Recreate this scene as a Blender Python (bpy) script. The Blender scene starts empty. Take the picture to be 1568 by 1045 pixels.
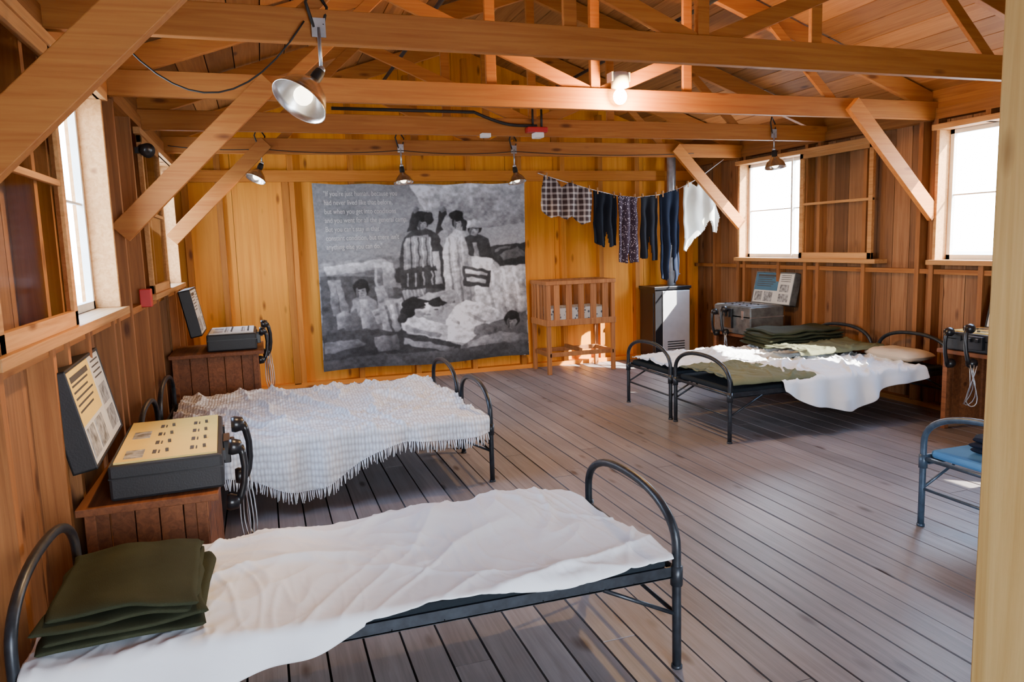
import bpy, math, random
import numpy as np
from mathutils import Vector, Matrix, noise
random.seed(7)
XL=-.757; XR=5.343; YB=8.50; YF=-1.3; H=2.42
Y0,Y1,Y2,Y3,Y4=2.24,3.546,4.891,6.163,7.533
WALLT=.09

# ------------------------------------------------------------------ mesh builder
class MB:
    def __init__(s): s.v=[];s.f=[];s.m=[];s.uv=[];s.sm=[]
    def add(s,vs,fs,mat=0,smooth=False,uvs=None):
        o=len(s.v); s.v+= [tuple(v) for v in vs]
        for i,f in enumerate(fs):
            s.f.append(tuple(a+o for a in f)); s.m.append(mat); s.sm.append(smooth)
            s.uv.append([uvs[a] for a in f] if uvs else [(0,0)]*len(f))
    def box(s,x0,x1,y0,y1,z0,z1,mat=0):
        vs=[(x,y,z) for x in(x0,x1) for y in(y0,y1) for z in(z0,z1)]
        s.add(vs,[(0,1,3,2),(4,6,7,5),(0,4,5,1),(2,3,7,6),(0,2,6,4),(1,5,7,3)],mat)
    def beam(s,p0,p1,w,h,up=(0,0,1),mat=0):
        p0=Vector(p0);p1=Vector(p1);d=(p1-p0).normalized();up=Vector(up)
        side=d.cross(up).normalized();u=side.cross(d).normalized()
        vs=[p+side*a*w/2+u*b*h/2 for p in(p0,p1) for a in(-1,1) for b in(-1,1)]
        s.add(vs,[(0,1,3,2),(4,6,7,5),(0,4,5,1),(2,3,7,6),(0,2,6,4),(1,5,7,3)],mat)
    def tube(s,pts,r,seg=8,mat=0,closed=False):
        pts=[Vector(p) for p in pts];n=len(pts);vs=[];fs=[]
        nrm=None
        for i,p in enumerate(pts):
            a=pts[max(i-1,0)];b=pts[min(i+1,n-1)]
            t=(b-a)
            if t.length<1e-9:t=Vector((0,0,1))
            t.normalize()
            if nrm is None:
                nrm=t.orthogonal().normalized()
            nrm=(nrm-t*nrm.dot(t))
            if nrm.length<1e-6:nrm=t.orthogonal()
            nrm.normalize();bn=t.cross(nrm)
            rr=r[i] if isinstance(r,(list,tuple)) else r
            for k in range(seg):
                an=2*math.pi*k/seg
                vs.append(p+nrm*math.cos(an)*rr+bn*math.sin(an)*rr)
        for i in range(n-1):
            for k in range(seg):
                k2=(k+1)%seg
                fs.append((i*seg+k,i*seg+k2,(i+1)*seg+k2,(i+1)*seg+k))
        fs.append(tuple(range(seg))[::-1]);fs.append(tuple((n-1)*seg+k for k in range(seg)))
        s.add(vs,fs,mat,True)
    def lathe(s,prof,org,axis=(0,0,1),seg=24,mat=0):
        ax=Vector(axis).normalized();u=ax.orthogonal().normalized();w=ax.cross(u);org=Vector(org)
        vs=[];fs=[]
        for r,h in prof:
            for k in range(seg):
                a=2*math.pi*k/seg;vs.append(org+ax*h+u*math.cos(a)*r+w*math.sin(a)*r)
        for i in range(len(prof)-1):
            for k in range(seg):
                k2=(k+1)%seg;fs.append((i*seg+k,i*seg+k2,(i+1)*seg+k2,(i+1)*seg+k))
        s.add(vs,fs,mat,True)
    def sphere(s,c,r,mat=0,sc=(1,1,1),seg=16):
        vs=[];fs=[]
        n=seg//2
        for i in range(n+1):
            th=math.pi*i/n
            for k in range(seg):
                a=2*math.pi*k/seg
                vs.append((c[0]+r*sc[0]*math.sin(th)*math.cos(a),c[1]+r*sc[1]*math.sin(th)*math.sin(a),c[2]+r*sc[2]*math.cos(th)))
        for i in range(n):
            for k in range(seg):
                k2=(k+1)%seg;fs.append((i*seg+k,(i+1)*seg+k,(i+1)*seg+k2,i*seg+k2))
        s.add(vs,fs,mat,True)
    def grid(s,fn,nu,nv,mat=0,smooth=True):
        vs=[];uv=[];fs=[]
        for i in range(nu+1):
            for j in range(nv+1):
                p,t=fn(i/nu,j/nv);vs.append(p);uv.append(t)
        for i in range(nu):
            for j in range(nv):
                a=i*(nv+1)+j;fs.append((a,a+nv+1,a+nv+2,a+1))
        s.add(vs,fs,mat,smooth,uv)
    def obj(s,name,mats,parent=None,bevel=0,solid=0,subsurf=0):
        me=bpy.data.meshes.new(name);me.from_pydata(s.v,[],s.f)
        uvl=me.uv_layers.new(name='UVMap')
        flat=[c for f in s.uv for t in f for c in t]
        uvl.data.foreach_set('uv',flat)
        me.polygons.foreach_set('material_index',s.m);me.polygons.foreach_set('use_smooth',s.sm)
        for m in(mats if isinstance(mats,(list,tuple)) else [mats]): me.materials.append(m)
        me.update()
        ob=bpy.data.objects.new(name,me);bpy.context.collection.objects.link(ob)
        if parent:ob.parent=parent
        if solid:
            md=ob.modifiers.new('s','SOLIDIFY');md.thickness=solid;md.offset=0
        if bevel:
            md=ob.modifiers.new('b','BEVEL');md.width=bevel;md.segments=2;md.limit_method='ANGLE'
        if subsurf:
            md=ob.modifiers.new('ss','SUBSURF');md.levels=subsurf;md.render_levels=subsurf
        return ob
def empty(name,loc=(0,0,0)):
    e=bpy.data.objects.new(name,None);bpy.context.collection.objects.link(e);e.empty_display_size=.1
    return e

# ------------------------------------------------------------------ materials
def newmat(name):
    m=bpy.data.materials.new(name);m.use_nodes=True;nt=m.node_tree
    return m,nt,nt.nodes['Principled BSDF']
def N(nt,t,**k):
    n=nt.nodes.new(t)
    for a,b in k.items():
        setattr(n,a,b)
    return n
def plain(name,col,rough=.5,metal=0,spec=.5,bump=0,bscale=200,var=.1,vscale=8):
    m,nt,b=newmat(name);L=nt.links.new
    tc=N(nt,'ShaderNodeTexCoord');no=N(nt,'ShaderNodeTexNoise');no.inputs['Scale'].default_value=vscale;no.inputs['Detail'].default_value=4
    L(tc.outputs['Object'],no.inputs['Vector'])
    cr=N(nt,'ShaderNodeValToRGB')
    cr.color_ramp.elements[0].position=.3;cr.color_ramp.elements[1].position=.7
    cr.color_ramp.elements[0].color=tuple(c*(1-var) for c in col)+(1,);cr.color_ramp.elements[1].color=tuple(min(1,c*(1+var)) for c in col)+(1,)
    L(no.outputs['Fac'],cr.inputs['Fac']);L(cr.outputs['Color'],b.inputs['Base Color'])
    b.inputs['Roughness'].default_value=rough;b.inputs['Metallic'].default_value=metal;b.inputs['Specular IOR Level'].default_value=spec
    if bump:
        n2=N(nt,'ShaderNodeTexNoise');n2.inputs['Scale'].default_value=bscale;L(tc.outputs['Object'],n2.inputs['Vector'])
        bp=N(nt,'ShaderNodeBump');bp.inputs['Strength'].default_value=bump;bp.inputs['Distance'].default_value=.002
        L(n2.outputs['Fac'],bp.inputs['Height']);L(bp.outputs['Normal'],b.inputs['Normal'])
    return m
def wood(name,c1,c2,axis='z',rough=.6,knots=True,ivar=.25,grain=1.0,spec=.3,dirt=0,bump=.25,k=1.0):
    c1=tuple(c*k for c in c1);c2=tuple(c*k for c in c2)
    m,nt,b=newmat(name);L=nt.links.new
    tc=N(nt,'ShaderNodeTexCoord');ge=N(nt,'ShaderNodeNewGeometry')
    sc=N(nt,'ShaderNodeVectorMath',operation='SCALE');sc.inputs[0].default_value=(13.1,7.7,29.3)
    L(ge.outputs['Random Per Island'],sc.inputs['Scale'])
    ad=N(nt,'ShaderNodeVectorMath',operation='ADD');L(tc.outputs['Object'],ad.inputs[0]);L(sc.outputs[0],ad.inputs[1])
    mp=N(nt,'ShaderNodeMapping');L(ad.outputs[0],mp.inputs['Vector'])
    s=[34*grain]*3;s['xyz'.index(axis)]=1.2*grain;mp.inputs['Scale'].default_value=s
    no=N(nt,'ShaderNodeTexNoise');no.inputs['Scale'].default_value=1;no.inputs['Detail'].default_value=7;no.inputs['Distortion'].default_value=1.0;no.inputs['Roughness'].default_value=.65
    L(mp.outputs[0],no.inputs['Vector'])
    cr=N(nt,'ShaderNodeValToRGB');e=cr.color_ramp.elements
    e[0].position=.30;e[1].position=.62;e[0].color=c1+(1,);e[1].color=c2+(1,)
    L(no.outputs['Fac'],cr.inputs['Fac'])
    col=cr.outputs['Color']
    if knots:
        m2=N(nt,'ShaderNodeMapping');s2=[6.5]*3;s2['xyz'.index(axis)]=2.2;m2.inputs['Scale'].default_value=s2;L(ad.outputs[0],m2.inputs['Vector'])
        vo=N(nt,'ShaderNodeTexVoronoi');vo.inputs['Scale'].default_value=1;L(m2.outputs[0],vo.inputs['Vector'])
        r2=N(nt,'ShaderNodeValToRGB');r2.color_ramp.elements[0].position=.06;r2.color_ramp.elements[0].color=(.22,.12,.08,1);r2.color_ramp.elements[1].position=.16;r2.color_ramp.elements[1].color=(1,1,1,1)
        L(vo.outputs['Distance'],r2.inputs['Fac'])
        mx=N(nt,'ShaderNodeMix',data_type='RGBA',blend_type='MULTIPLY');mx.inputs[0].default_value=.8
        L(col,mx.inputs[6]);L(r2.outputs['Color'],mx.inputs[7]);col=mx.outputs[2]
    mr=N(nt,'ShaderNodeMapRange');mr.inputs['To Min'].default_value=1-ivar;mr.inputs['To Max'].default_value=1+ivar*.6
    L(ge.outputs['Random Per Island'],mr.inputs['Value'])
    sv=N(nt,'ShaderNodeVectorMath',operation='SCALE');L(col,sv.inputs[0]);L(mr.outputs[0],sv.inputs['Scale']);col=sv.outputs[0]
    if dirt:
        nd=N(nt,'ShaderNodeTexNoise');nd.inputs['Scale'].default_value=1.3;nd.inputs['Detail'].default_value=6;L(tc.outputs['Object'],nd.inputs['Vector'])
        m3=N(nt,'ShaderNodeMapRange');m3.inputs['From Min'].default_value=.3;m3.inputs['From Max'].default_value=.7;m3.inputs['To Min'].default_value=1-dirt;m3.inputs['To Max'].default_value=1.15
        L(nd.outputs['Fac'],m3.inputs['Value'])
        s3=N(nt,'ShaderNodeVectorMath',operation='SCALE');L(col,s3.inputs[0]);L(m3.outputs[0],s3.inputs['Scale']);col=s3.outputs[0]
    L(col,b.inputs['Base Color'])
    b.inputs['Roughness'].default_value=rough;b.inputs['Specular IOR Level'].default_value=spec
    bp=N(nt,'ShaderNodeBump');bp.inputs['Strength'].default_value=bump;bp.inputs['Distance'].default_value=.004
    L(no.outputs['Fac'],bp.inputs['Height']);L(bp.outputs['Normal'],b.inputs['Normal'])
    return m
def emis(name,col,st):
    m,nt,b=newmat(name);b.inputs['Emission Color'].default_value=tuple(col)+(1,);b.inputs['Emission Strength'].default_value=st
    b.inputs['Base Color'].default_value=(1,1,1,1);return m
def cloth(name,col,rough=.9,var=.08,weave=0.3):
    return plain(name,col,rough,0,.12,bump=weave,bscale=350,var=var,vscale=5)

W_beam=wood('wood_beam_x',(.42,.125,.018),(.56,.21,.038),'x',k=.83)
W_beamy=wood('wood_beam_y',(.28,.088,.017),(.44,.17,.038),'y',k=.8)
W_stud=wood('wood_stud_z',(.24,.082,.020),(.40,.155,.045),'z',k=.8)
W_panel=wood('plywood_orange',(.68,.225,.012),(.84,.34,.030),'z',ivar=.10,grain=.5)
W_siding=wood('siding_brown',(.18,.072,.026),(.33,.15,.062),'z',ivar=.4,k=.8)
W_roof=wood('roof_boards',(.32,.112,.024),(.50,.205,.055),'y',ivar=.4,k=.75)
W_floor=wood('floor_boards',(.165,.142,.140),(.255,.225,.222),'y',rough=.45,ivar=.22,spec=.45,dirt=.25,knots=True,k=1.0)
W_sill=wood('wood_sill_y',(.42,.18,.05),(.62,.31,.11),'y',k=.85)
W_post=wood('wood_post_pine',(.55,.34,.10),(.74,.52,.20),'z',grain=.8)
W_crib=wood('wood_crib',(.24,.080,.020),(.42,.165,.05),'z',knots=False)
W_ped=wood('wood_pedestal',(.12,.038,.014),(.24,.085,.03),'y')
M_dark=plain('dark_underlay',(.010,.008,.008),.9)
M_sheath=plain('outer_sheathing',(.12,.07,.04),.9)
M_metal=plain('painted_steel_dark',(.024,.028,.034),.38,.35,.5,bump=.15,bscale=60,var=.4,vscale=30)
M_metalb=plain('painted_steel_blue',(.05,.08,.12),.4,.3,.5,var=.3,vscale=30)
M_alu=plain('aluminium',(.75,.75,.74),.25,1,.5,var=.05)
M_galv=plain('galvanised',(.45,.47,.5),.35,.8,.5,var=.25,vscale=12)
M_bright=plain('bright_steel_panel',(.88,.90,.94),.35,.6,.5,var=.05)
M_black=plain('black_plastic',(.012,.012,.014),.3,0,.5)
M_rubber=plain('black_rubber',(.01,.01,.01),.6)
M_case=plain('black_case_leatherette',(.014,.014,.016),.5,0,.4,bump=.3,bscale=150)
M_sheet=cloth('white_sheet',(.78,.80,.83),var=.02)
M_sheet2=cloth('cream_sheet',(.58,.48,.36),var=.05)
M_olive=cloth('olive_wool',(.034,.038,.020),weave=.8,var=.2)
M_olive2=cloth('olive_light_cotton',(.13,.135,.075),var=.12)
M_matt=cloth('mattress_ticking',(.014,.018,.022))
M_bluemat=cloth('blue_mattress',(.08,.22,.42))
M_navy=cloth('navy_blanket',(.012,.016,.03))
M_yellow=plain('panel_yellow',(.80,.56,.13),.45,var=.04)
M_cream=plain('panel_cream',(.62,.60,.55),.5,var=.05)
M_ink=plain('panel_ink',(.05,.045,.04),.5)
M_photo=plain('panel_photo',(.28,.28,.28),.5,var=.8,vscale=30)
M_blue=plain('panel_blue',(.05,.14,.22),.5,var=.1)
M_red=plain('red_plastic',(.45,.02,.02),.4)
M_grey=plain('grey_plastic',(.35,.37,.37),.5)
M_white=plain('white_plastic',(.75,.75,.72),.4)
M_text=plain('text_print',(.62,.62,.64),.6)
M_wframe=plain('window_white_frame',(.78,.76,.70),.5)
M_bulb=emis('bulb_glow',(1,.80,.40),60)
M_bulbd=emis('bulb_glow_dim',(1,.85,.6),8)

def glassmat():
    m,nt,b=newmat('window_glass');L=nt.links.new
    out=nt.nodes['Material Output'];tr=N(nt,'ShaderNodeBsdfTransparent');tr.inputs[0].default_value=(.93,.95,.95,1)
    gl=N(nt,'ShaderNodeBsdfGlossy');gl.inputs['Roughness'].default_value=.05
    mx=N(nt,'ShaderNodeMixShader');fr=N(nt,'ShaderNodeLayerWeight');fr.inputs[0].default_value=.10
    L(fr.outputs['Fresnel'],mx.inputs[0]);L(tr.outputs[0],mx.inputs[1]);L(gl.outputs[0],mx.inputs[2]);L(mx.outputs[0],out.inputs['Surface'])
    return m
M_glass=glassmat()

def chenille():
    m,nt,b=newmat('chenille_bedspread');L=nt.links.new
    uv=N(nt,'ShaderNodeUVMap')
    mp=N(nt,'ShaderNodeMapping');mp.inputs['Scale'].default_value=(50,26,1);L(uv.outputs[0],mp.inputs[0])
    vo=N(nt,'ShaderNodeTexVoronoi');vo.inputs['Scale'].default_value=1;vo.inputs['Randomness'].default_value=.25;L(mp.outputs[0],vo.inputs['Vector'])
    cr=N(nt,'ShaderNodeValToRGB');cr.color_ramp.elements[0].position=.15;cr.color_ramp.elements[0].color=(.86,.88,.90,1);cr.color_ramp.elements[1].position=.70;cr.color_ramp.elements[1].color=(.52,.50,.50,1)
    L(vo.outputs['Distance'],cr.inputs[0]);L(cr.outputs[0],b.inputs['Base Color'])
    bp=N(nt,'ShaderNodeBump');bp.invert=True;bp.inputs['Strength'].default_value=.8;bp.inputs['Distance'].default_value=.010
    L(vo.outputs['Distance'],bp.inputs['Height']);L(bp.outputs[0],b.inputs['Normal'])
    b.inputs['Roughness'].default_value=.95;b.inputs['Specular IOR Level'].default_value=.1
    return m
M_chen=chenille()
def plaid(name,c0,c1,sc):
    m,nt,b=newmat(name);L=nt.links.new
    tc=N(nt,'ShaderNodeTexCoord')
    w=[]
    for d in('X','Z'):
        a=N(nt,'ShaderNodeTexWave',bands_direction=d);a.inputs['Scale'].default_value=sc;L(tc.outputs['Object'],a.inputs['Vector'])
        r=N(nt,'ShaderNodeMath',operation='GREATER_THAN');r.inputs[1].default_value=.72;L(a.outputs['Fac'],r.inputs[0]);w.append(r)
    ad=N(nt,'ShaderNodeMath',operation='ADD');L(w[0].outputs[0],ad.inputs[0]);L(w[1].outputs[0],ad.inputs[1])
    hf=N(nt,'ShaderNodeMath',operation='MULTIPLY');hf.inputs[1].default_value=.5;L(ad.outputs[0],hf.inputs[0])
    mx=N(nt,'ShaderNodeMix',data_type='RGBA');mx.inputs[6].default_value=c0+(1,);mx.inputs[7].default_value=c1+(1,);L(hf.outputs[0],mx.inputs[0])
    L(mx.outputs[2],b.inputs['Base Color']);b.inputs['Roughness'].default_value=.9
    return m
M_plaid=plaid('plaid_flannel',(.035,.015,.015),(.42,.36,.34),5)
def dots(name,c0,c1,sc,th):
    m,nt,b=newmat(name);L=nt.links.new
    tc=N(nt,'ShaderNodeTexCoord');vo=N(nt,'ShaderNodeTexVoronoi');vo.inputs['Scale'].default_value=sc;L(tc.outputs['Object'],vo.inputs['Vector'])
    r=N(nt,'ShaderNodeMath',operation='LESS_THAN');r.inputs[1].default_value=th;L(vo.outputs['Distance'],r.inputs[0])
    mx=N(nt,'ShaderNodeMix',data_type='RGBA');mx.inputs[6].default_value=c0+(1,);mx.inputs[7].default_value=c1+(1,);L(r.outputs[0],mx.inputs[0])
    L(mx.outputs[2],b.inputs['Base Color']);b.inputs['Roughness'].default_value=.9
    return m
M_dots=dots('purple_print',(.035,.018,.035),(.5,.42,.48),48,.27)
M_cribpad=dots('crib_print',(.6,.62,.62),(.12,.15,.2),22,.3)
M_dk=cloth('dark_navy_cotton',(.008,.010,.016))
M_bk=cloth('charcoal_cotton',(.012,.013,.018))
M_denim=cloth('dark_denim',(.011,.016,.032))
M_shirt=cloth('white_cotton',(.78,.80,.74))

# ------------------------------------------------------------------ room shell
def boards_x(mb,a0,a1,w,fn):
    n=max(1,round((a1-a0)/w));ww=(a1-a0)/n
    for i in range(n): fn(a0+i*ww+.003,a0+(i+1)*ww-.003)
mb=MB();x=XL-.1
while x<XR+.1:
    w=.142;y=YF-.1-random.random()*2
    while y<YB+.1:
        l=3.0+random.random()*2
        ya=max(y,YF-.1);yb=min(y+l-.003,YB+.1)
        if yb>ya: 
            dz=random.uniform(-.0015,.0015)
            mb.box(x,x+w-.009,ya,yb,-.03+dz,dz)
        y+=l
    x+=w
mb.box(XL-.1,XR+.1,YF-.1,YB+.1,-.06,-.03,1)
mb.obj('floor',[W_floor,M_dark])
mb=MB();mb.box(-60,60,-60,60,-.5,-.45);mb.obj('ground',plain('sand_ground',(.45,.42,.36),.95,vscale=.5))

def side_wall(name,xin,sgn,openings,z1=2.66):
    mb=MB()
    xs=xin+sgn*WALLT
    ys=sorted(set([YF,YB+.1]+[o[0] for o in openings]+[o[1] for o in openings]))
    def put(ya,yb,za,zb):
        mb.box(min(xs,xs+sgn*.02),max(xs,xs+sgn*.02),ya,yb,za,zb,0)
    for a,b in zip(ys[:-1],ys[1:]):
        op=[o for o in openings if o[0]<=a+1e-4 and o[1]>=b-1e-4]
        def fn(p,q):
            if op: put(p,q,0,op[0][2]);put(p,q,op[0][3],z1)
            else: put(p,q,0,z1)
        boards_x(mb,a,b,.19,fn)
        c=[(0,op[0][2]),(op[0][3],z1)] if op else [(0,z1)]
        for za,zb in c: mb.box(min(xs+sgn*.02,xs+sgn*.04),max(xs+sgn*.02,xs+sgn*.04),a,b,za,zb,1)
    y=YF+.2
    sx=(min(xin,xs),max(xin,xs))
    inop=lambda y:[o for o in openings if o[0]-.03<y<o[1]+.03]
    while y<YB:
        o=inop(y)
        if o: 
            mb.box(sx[0],sx[1],y-.022,y+.022,.04,o[0][2]-.04,2);mb.box(sx[0],sx[1],y-.022,y+.022,o[0][3],H,2)
        else: mb.box(sx[0],sx[1],y-.022,y+.022,.04,H,2)
        y+=.61
    for o in openings:
        for yy in(o[0]-.055,o[1]+.055): mb.box(sx[0],sx[1],yy-.022,yy+.022,.04,H,2)
    mb.box(sx[0],sx[1],YF,YB,0,.045,3);
    mb.box(sx[0]-.002,sx[1]+.002,YF,YB,H-.0,H+.09,3)
    mb.box(sx[0]+(.02 if sgn>0 else .0),sx[1]-(.0 if sgn>0 else .02),YF,YB,H+.09,z1,3)
    zg=1.20
    q=.012
    mb.box(sx[0]+(q if sgn>0 else 0),sx[1]-(0 if sgn>0 else q),YF,YB,zg-.05,zg-.01,3)
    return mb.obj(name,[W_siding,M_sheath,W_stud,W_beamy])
OL=[(3.45,4.50,1.24,2.33),(6.75,7.80,1.24,2.33)]
OR=[(1.45,1.98,1.27,1.82),(3.78,4.80,1.27,2.33),(6.46,7.50,1.27,2.33)]
side_wall('wall_left',XL,-1,OL)
side_wall('wall_right',XR,1,OR)

def window(name,xin,sgn,o,slide=True,fixed=True):
    e=empty(name);ya,yb,za,zb=o
    def bx(mb,d0,d1,y0,y1,z0,z1,mat=0):
        a=xin+sgn*d0;b=xin+sgn*d1
        mb.box(min(a,b),max(a,b),y0,y1,z0,z1,mat)
    mb=MB()
    bx(mb,-.02,.16,ya-.03,ya,za,zb);bx(mb,-.02,.16,yb,yb+.03,za,zb)
    bx(mb,-.02,.16,ya-.03,yb+.03,zb,zb+.03)
    bx(mb,-.055,.18,ya-(1.05 if slide else .05),yb+.06,za-.04,za,1)
    if slide: bx(mb,-.045,.0,ya-1.05,yb+.06,zb+.0,zb+.045,1)
    mb.obj('casing',[W_sill,W_sill],e,bevel=.003)
    mb=MB();t=.022;d0,d1=.10,.135
    if fixed:
        ym=yb
        for (p,q,r,s_) in[(ya,ya+.035,za,zb),(ym-.035,ym,za,zb),(ya,ym,za,za+.04),(ya,ym,zb-.035,zb),]:
            bx(mb,d0,d1,p,q,r,s_)
        zm=(za+zb)/2;bx(mb,d0+.01,d1-.01,ya,ym,zm-.006,zm+.006)
        yv=ya+(yb-ya)*.26;bx(mb,d0-.012,d1-.005,yv-.012,yv+.012,za,zb)
        mb.obj('outer_frame',[M_wframe],e)
    if slide:
        mb=MB();a=ya-.98;b=ya+.0;d0,d1=-.035,-.005
        for (p,q,r,s_) in[(a,a+.05,za,zb),(b-.05,b,za,zb),(a,b,za,za+.06),(a,b,zb-.05,zb)]: bx(mb,d0,d1,p,q,r,s_)
        zm=(za+zb)/2+.02;bx(mb,d0+.004,d1-.004,a,b,zm-.012,zm+.012)
        mb.obj('sliding_sash',[W_sill],e,bevel=.002)
        mb=MB();xx=xin-sgn*.02
        mb.add([(xx,a+.045,za+.05),(xx,b-.045,za+.05),(xx,b-.045,zb-.045),(xx,a+.045,zb-.045)],[(0,1,2,3)]);mb.obj('pane',[M_glass],e)
    return e
window('window_1',XL,-1,OL[0]);window('window_2',XL,-1,OL[1])
window('window_3',XR,1,OR[1]);window('window_4',XR,1,OR[2]);window('window_5',XR,1,OR[0],slide=False)

# back wall (gable)
RX=(XL+XR)/2;RZ=3.62;SL=(RZ-2.56)/(RX-XL)
roofz=lambda x:RZ-abs(x-RX)*SL
mb=MB();x=XL-.1
while x<XR+.1:
    x2=min(x+.61,XR+.1);xa=x+.002;xb=x2-.002
    z=lambda q:roofz(q)+.12
    ya,yb=YB+.05,YB+.07
    pts=[(xa,0),(xb,0),(xb,z(xb))]+([(RX,z(RX))] if xa<RX<xb else [])+[(xa,z(xa))]
    n=len(pts);vs=[(p,ya,q) for p,q in pts]+[(p,yb,q) for p,q in pts]
    fs=[tuple(range(n)),tuple(range(2*n-1,n-1,-1))]+[(i,i+n,(i+1)%n+n,(i+1)%n) for i in range(n)]
    mb.add(vs,fs,0);x=x2
for xs in(-.70,-.37,.36,1.0,1.65,2.33,2.95,3.5,4.0,4.5,5.0,5.28):
    mb.box(xs-.03,xs+.03,YB-.04,YB+.05,.04,roofz(xs)+.0,1)
mb.box(.26,.33,YB-.05,YB+.05,.04,2.24,1)
mb.box(XL,XR,YB-.05,YB+.05,0,.05,2);mb.box(XL,XR,YB-.075,YB-.04,2.24,2.36,2)
mb.box(XL-.1,XR+.1,YB+.07,YB+.09,-.1,2.66,3)
vs=[(XL-.1,YB+.08,2.6),(XR+.1,YB+.08,2.6),(XR+.1,YB+.08,roofz(XR+.1)+.13),(RX,YB+.08,RZ+.13),(XL-.1,YB+.08,roofz(XL-.1)+.13)]
mb.add(vs,[(0,1,2,3,4)],3)
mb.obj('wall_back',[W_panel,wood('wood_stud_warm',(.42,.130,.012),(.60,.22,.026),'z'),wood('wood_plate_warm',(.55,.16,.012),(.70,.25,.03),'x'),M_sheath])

# front wall (behind the viewpoint) with a doorway
mb=MB();xx=XL-.1
dx0,dx1,dz=.3,1.75,2.1
boards_x(mb,XL-.1,dx0,.19,lambda p,q:mb.box(p,q,YF-.1,YF-.08,0,roofz((p+q)/2)+.1,0))
boards_x(mb,dx1,XR+.1,.19,lambda p,q:mb.box(p,q,YF-.1,YF-.08,0,roofz((p+q)/2)+.1,0))
boards_x(mb,dx0,dx1,.19,lambda p,q:mb.box(p,q,YF-.1,YF-.08,dz,roofz((p+q)/2)+.1,0))
mb.obj('wall_front',[W_siding])
mb=MB();mb.box(dx0-.09,dx0,YF-.12,YF-.04,0,dz+.09);mb.box(dx1,dx1+.09,YF-.12,YF-.04,0,dz+.09);mb.box(dx0,dx1,YF-.12,YF-.04,dz,dz+.09)
mb.obj('trim_1',[W_sill])

# roof boards
mb=MB()
nb=18
for side in(-1,1):
    for i in range(nb):
        t0=i/nb;t1=(i+1)/nb
        half=(XR-XL)/2+.25
        xa=RX+side*half*t0;xb=RX+side*half*t1-side*.008
        y=YF-.2-random.random()*2
        while y<YB+.2:
            l=2.2+random.random()*2.2;ya=max(YF-.2,y);yb=min(YB+.15,y+l-.004)
            if yb>ya:
                za=roofz(xa)+.11;zb=roofz(xb)+.11
                vs=[(xa,ya,za),(xb,ya,zb),(xb,yb,zb),(xa,yb,za)]+[(xa,ya,za+.02),(xb,ya,zb+.02),(xb,yb,zb+.02),(xa,yb,za+.02)]
                mb.add(vs,[(0,3,2,1),(4,5,6,7),(0,1,5,4),(1,2,6,5),(2,3,7,6),(3,0,4,7)],0)
            y+=l
    xa=RX;xb=RX+side*((XR-XL)/2+.3);za=roofz(xa)+.135;zb=roofz(xb)+.135
    vs=[(xa,YF-.2,za),(xb,YF-.2,zb),(xb,YB+.15,zb),(xa,YB+.15,za)];vs+=[(a,b,c+.02) for a,b,c in vs]
    mb.add(vs,[(0,3,2,1),(4,5,6,7),(0,1,5,4),(1,2,6,5),(2,3,7,6),(3,0,4,7)],1)
mb.obj('ceiling',[W_roof,M_dark])

# trusses
def truss(yt,braces):
    mb=MB();t=.048;e=.02
    mb.box(XL-.08,XR+.08,yt-t/2,yt+t/2,H,H+.145)
    for s_ in(-1,1):
        xe=RX+s_*((XR-XL)/2+.1)
        mb.beam((xe,yt+t,roofz(xe)+.02),(RX,yt+t,roofz(RX)+.02),t,.14,(0,0,1))
        mb.beam((RX+s_*.04,yt-t*.0+.03,H+.12),(RX+s_*1.45,yt+.03,roofz(RX+s_*1.45)+.0),.03,.09,(0,0,1))
        mb.beam((RX+s_*1.45,yt+.03,roofz(RX+1.45)),(RX+s_*2.1,yt+.03,H+.08),.03,.07,(0,0,1))
        mb.beam((RX+s_*.75,yt+.05,H+.10),(RX+s_*.75,yt+.05,roofz(RX+.75)),.07,.03,(0,1,0))
        if braces:
            xw=XL if s_<0 else XR
            mb.beam((xw,yt-t,1.64),(xw-s_*.88,yt-t,H+.10),t,.125,(0,0,1))
    mb.beam((RX,yt+t*.6,H+.10),(RX,yt+t*.6,RZ),.07,.04,(0,1,0))
    return mb.obj('roof_truss',[W_beam],bevel=.003)
for y,b in[(-.4,True),(.93,False),(Y0,True),(Y1,False),(Y2,True),(Y3,False),(Y4,True)]: truss(y,b)
mb=MB()
for xx,zz in((RX+.95,3.22),(RX-1.0,3.18)):
    mb.tube([(xx,YF,zz),(xx,YB-.1,zz)],.016,8)
mb.obj('electrical_conduit',[M_rubber])
mb=MB();pts=[(1.75+i*.05,Y3-.06,2.60-.10*math.sin(min(1,i/8)*math.pi/2)) for i in range(9)]
mb.tube([(0.6,Y3-.06,2.60)]+pts+[(2.3,Y3-.06,2.50)],.013,8);mb.tube([(2.26,Y3-.07,2.50),(2.26,Y3-.07,2.64)],.010)
mb.tube([(2.34,Y3-.07,2.47),(2.34,Y3-.07,2.64)],.010)
mb.obj('cable_pipe',[M_rubber])
mb=MB();mb.box(2.20,2.38,Y3-.12,Y3-.03,2.44,2.485);mb.box(2.26,2.34,Y3-.13,Y3-.03,2.395,2.44,1);mb.obj('fire_alarm_beacon',[M_red,M_white],bevel=.008)
mb=MB();mb.box(1.80,1.88,Y3-.10,Y3-.03,2.395,2.43);mb.obj('junction_box',[M_white],bevel=.006)

mb=MB();mb.box(1.49,1.60,1.06,1.20,0,roofz(1.49)+.02);mb.obj('wooden_post',[W_post],bevel=.004)

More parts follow.
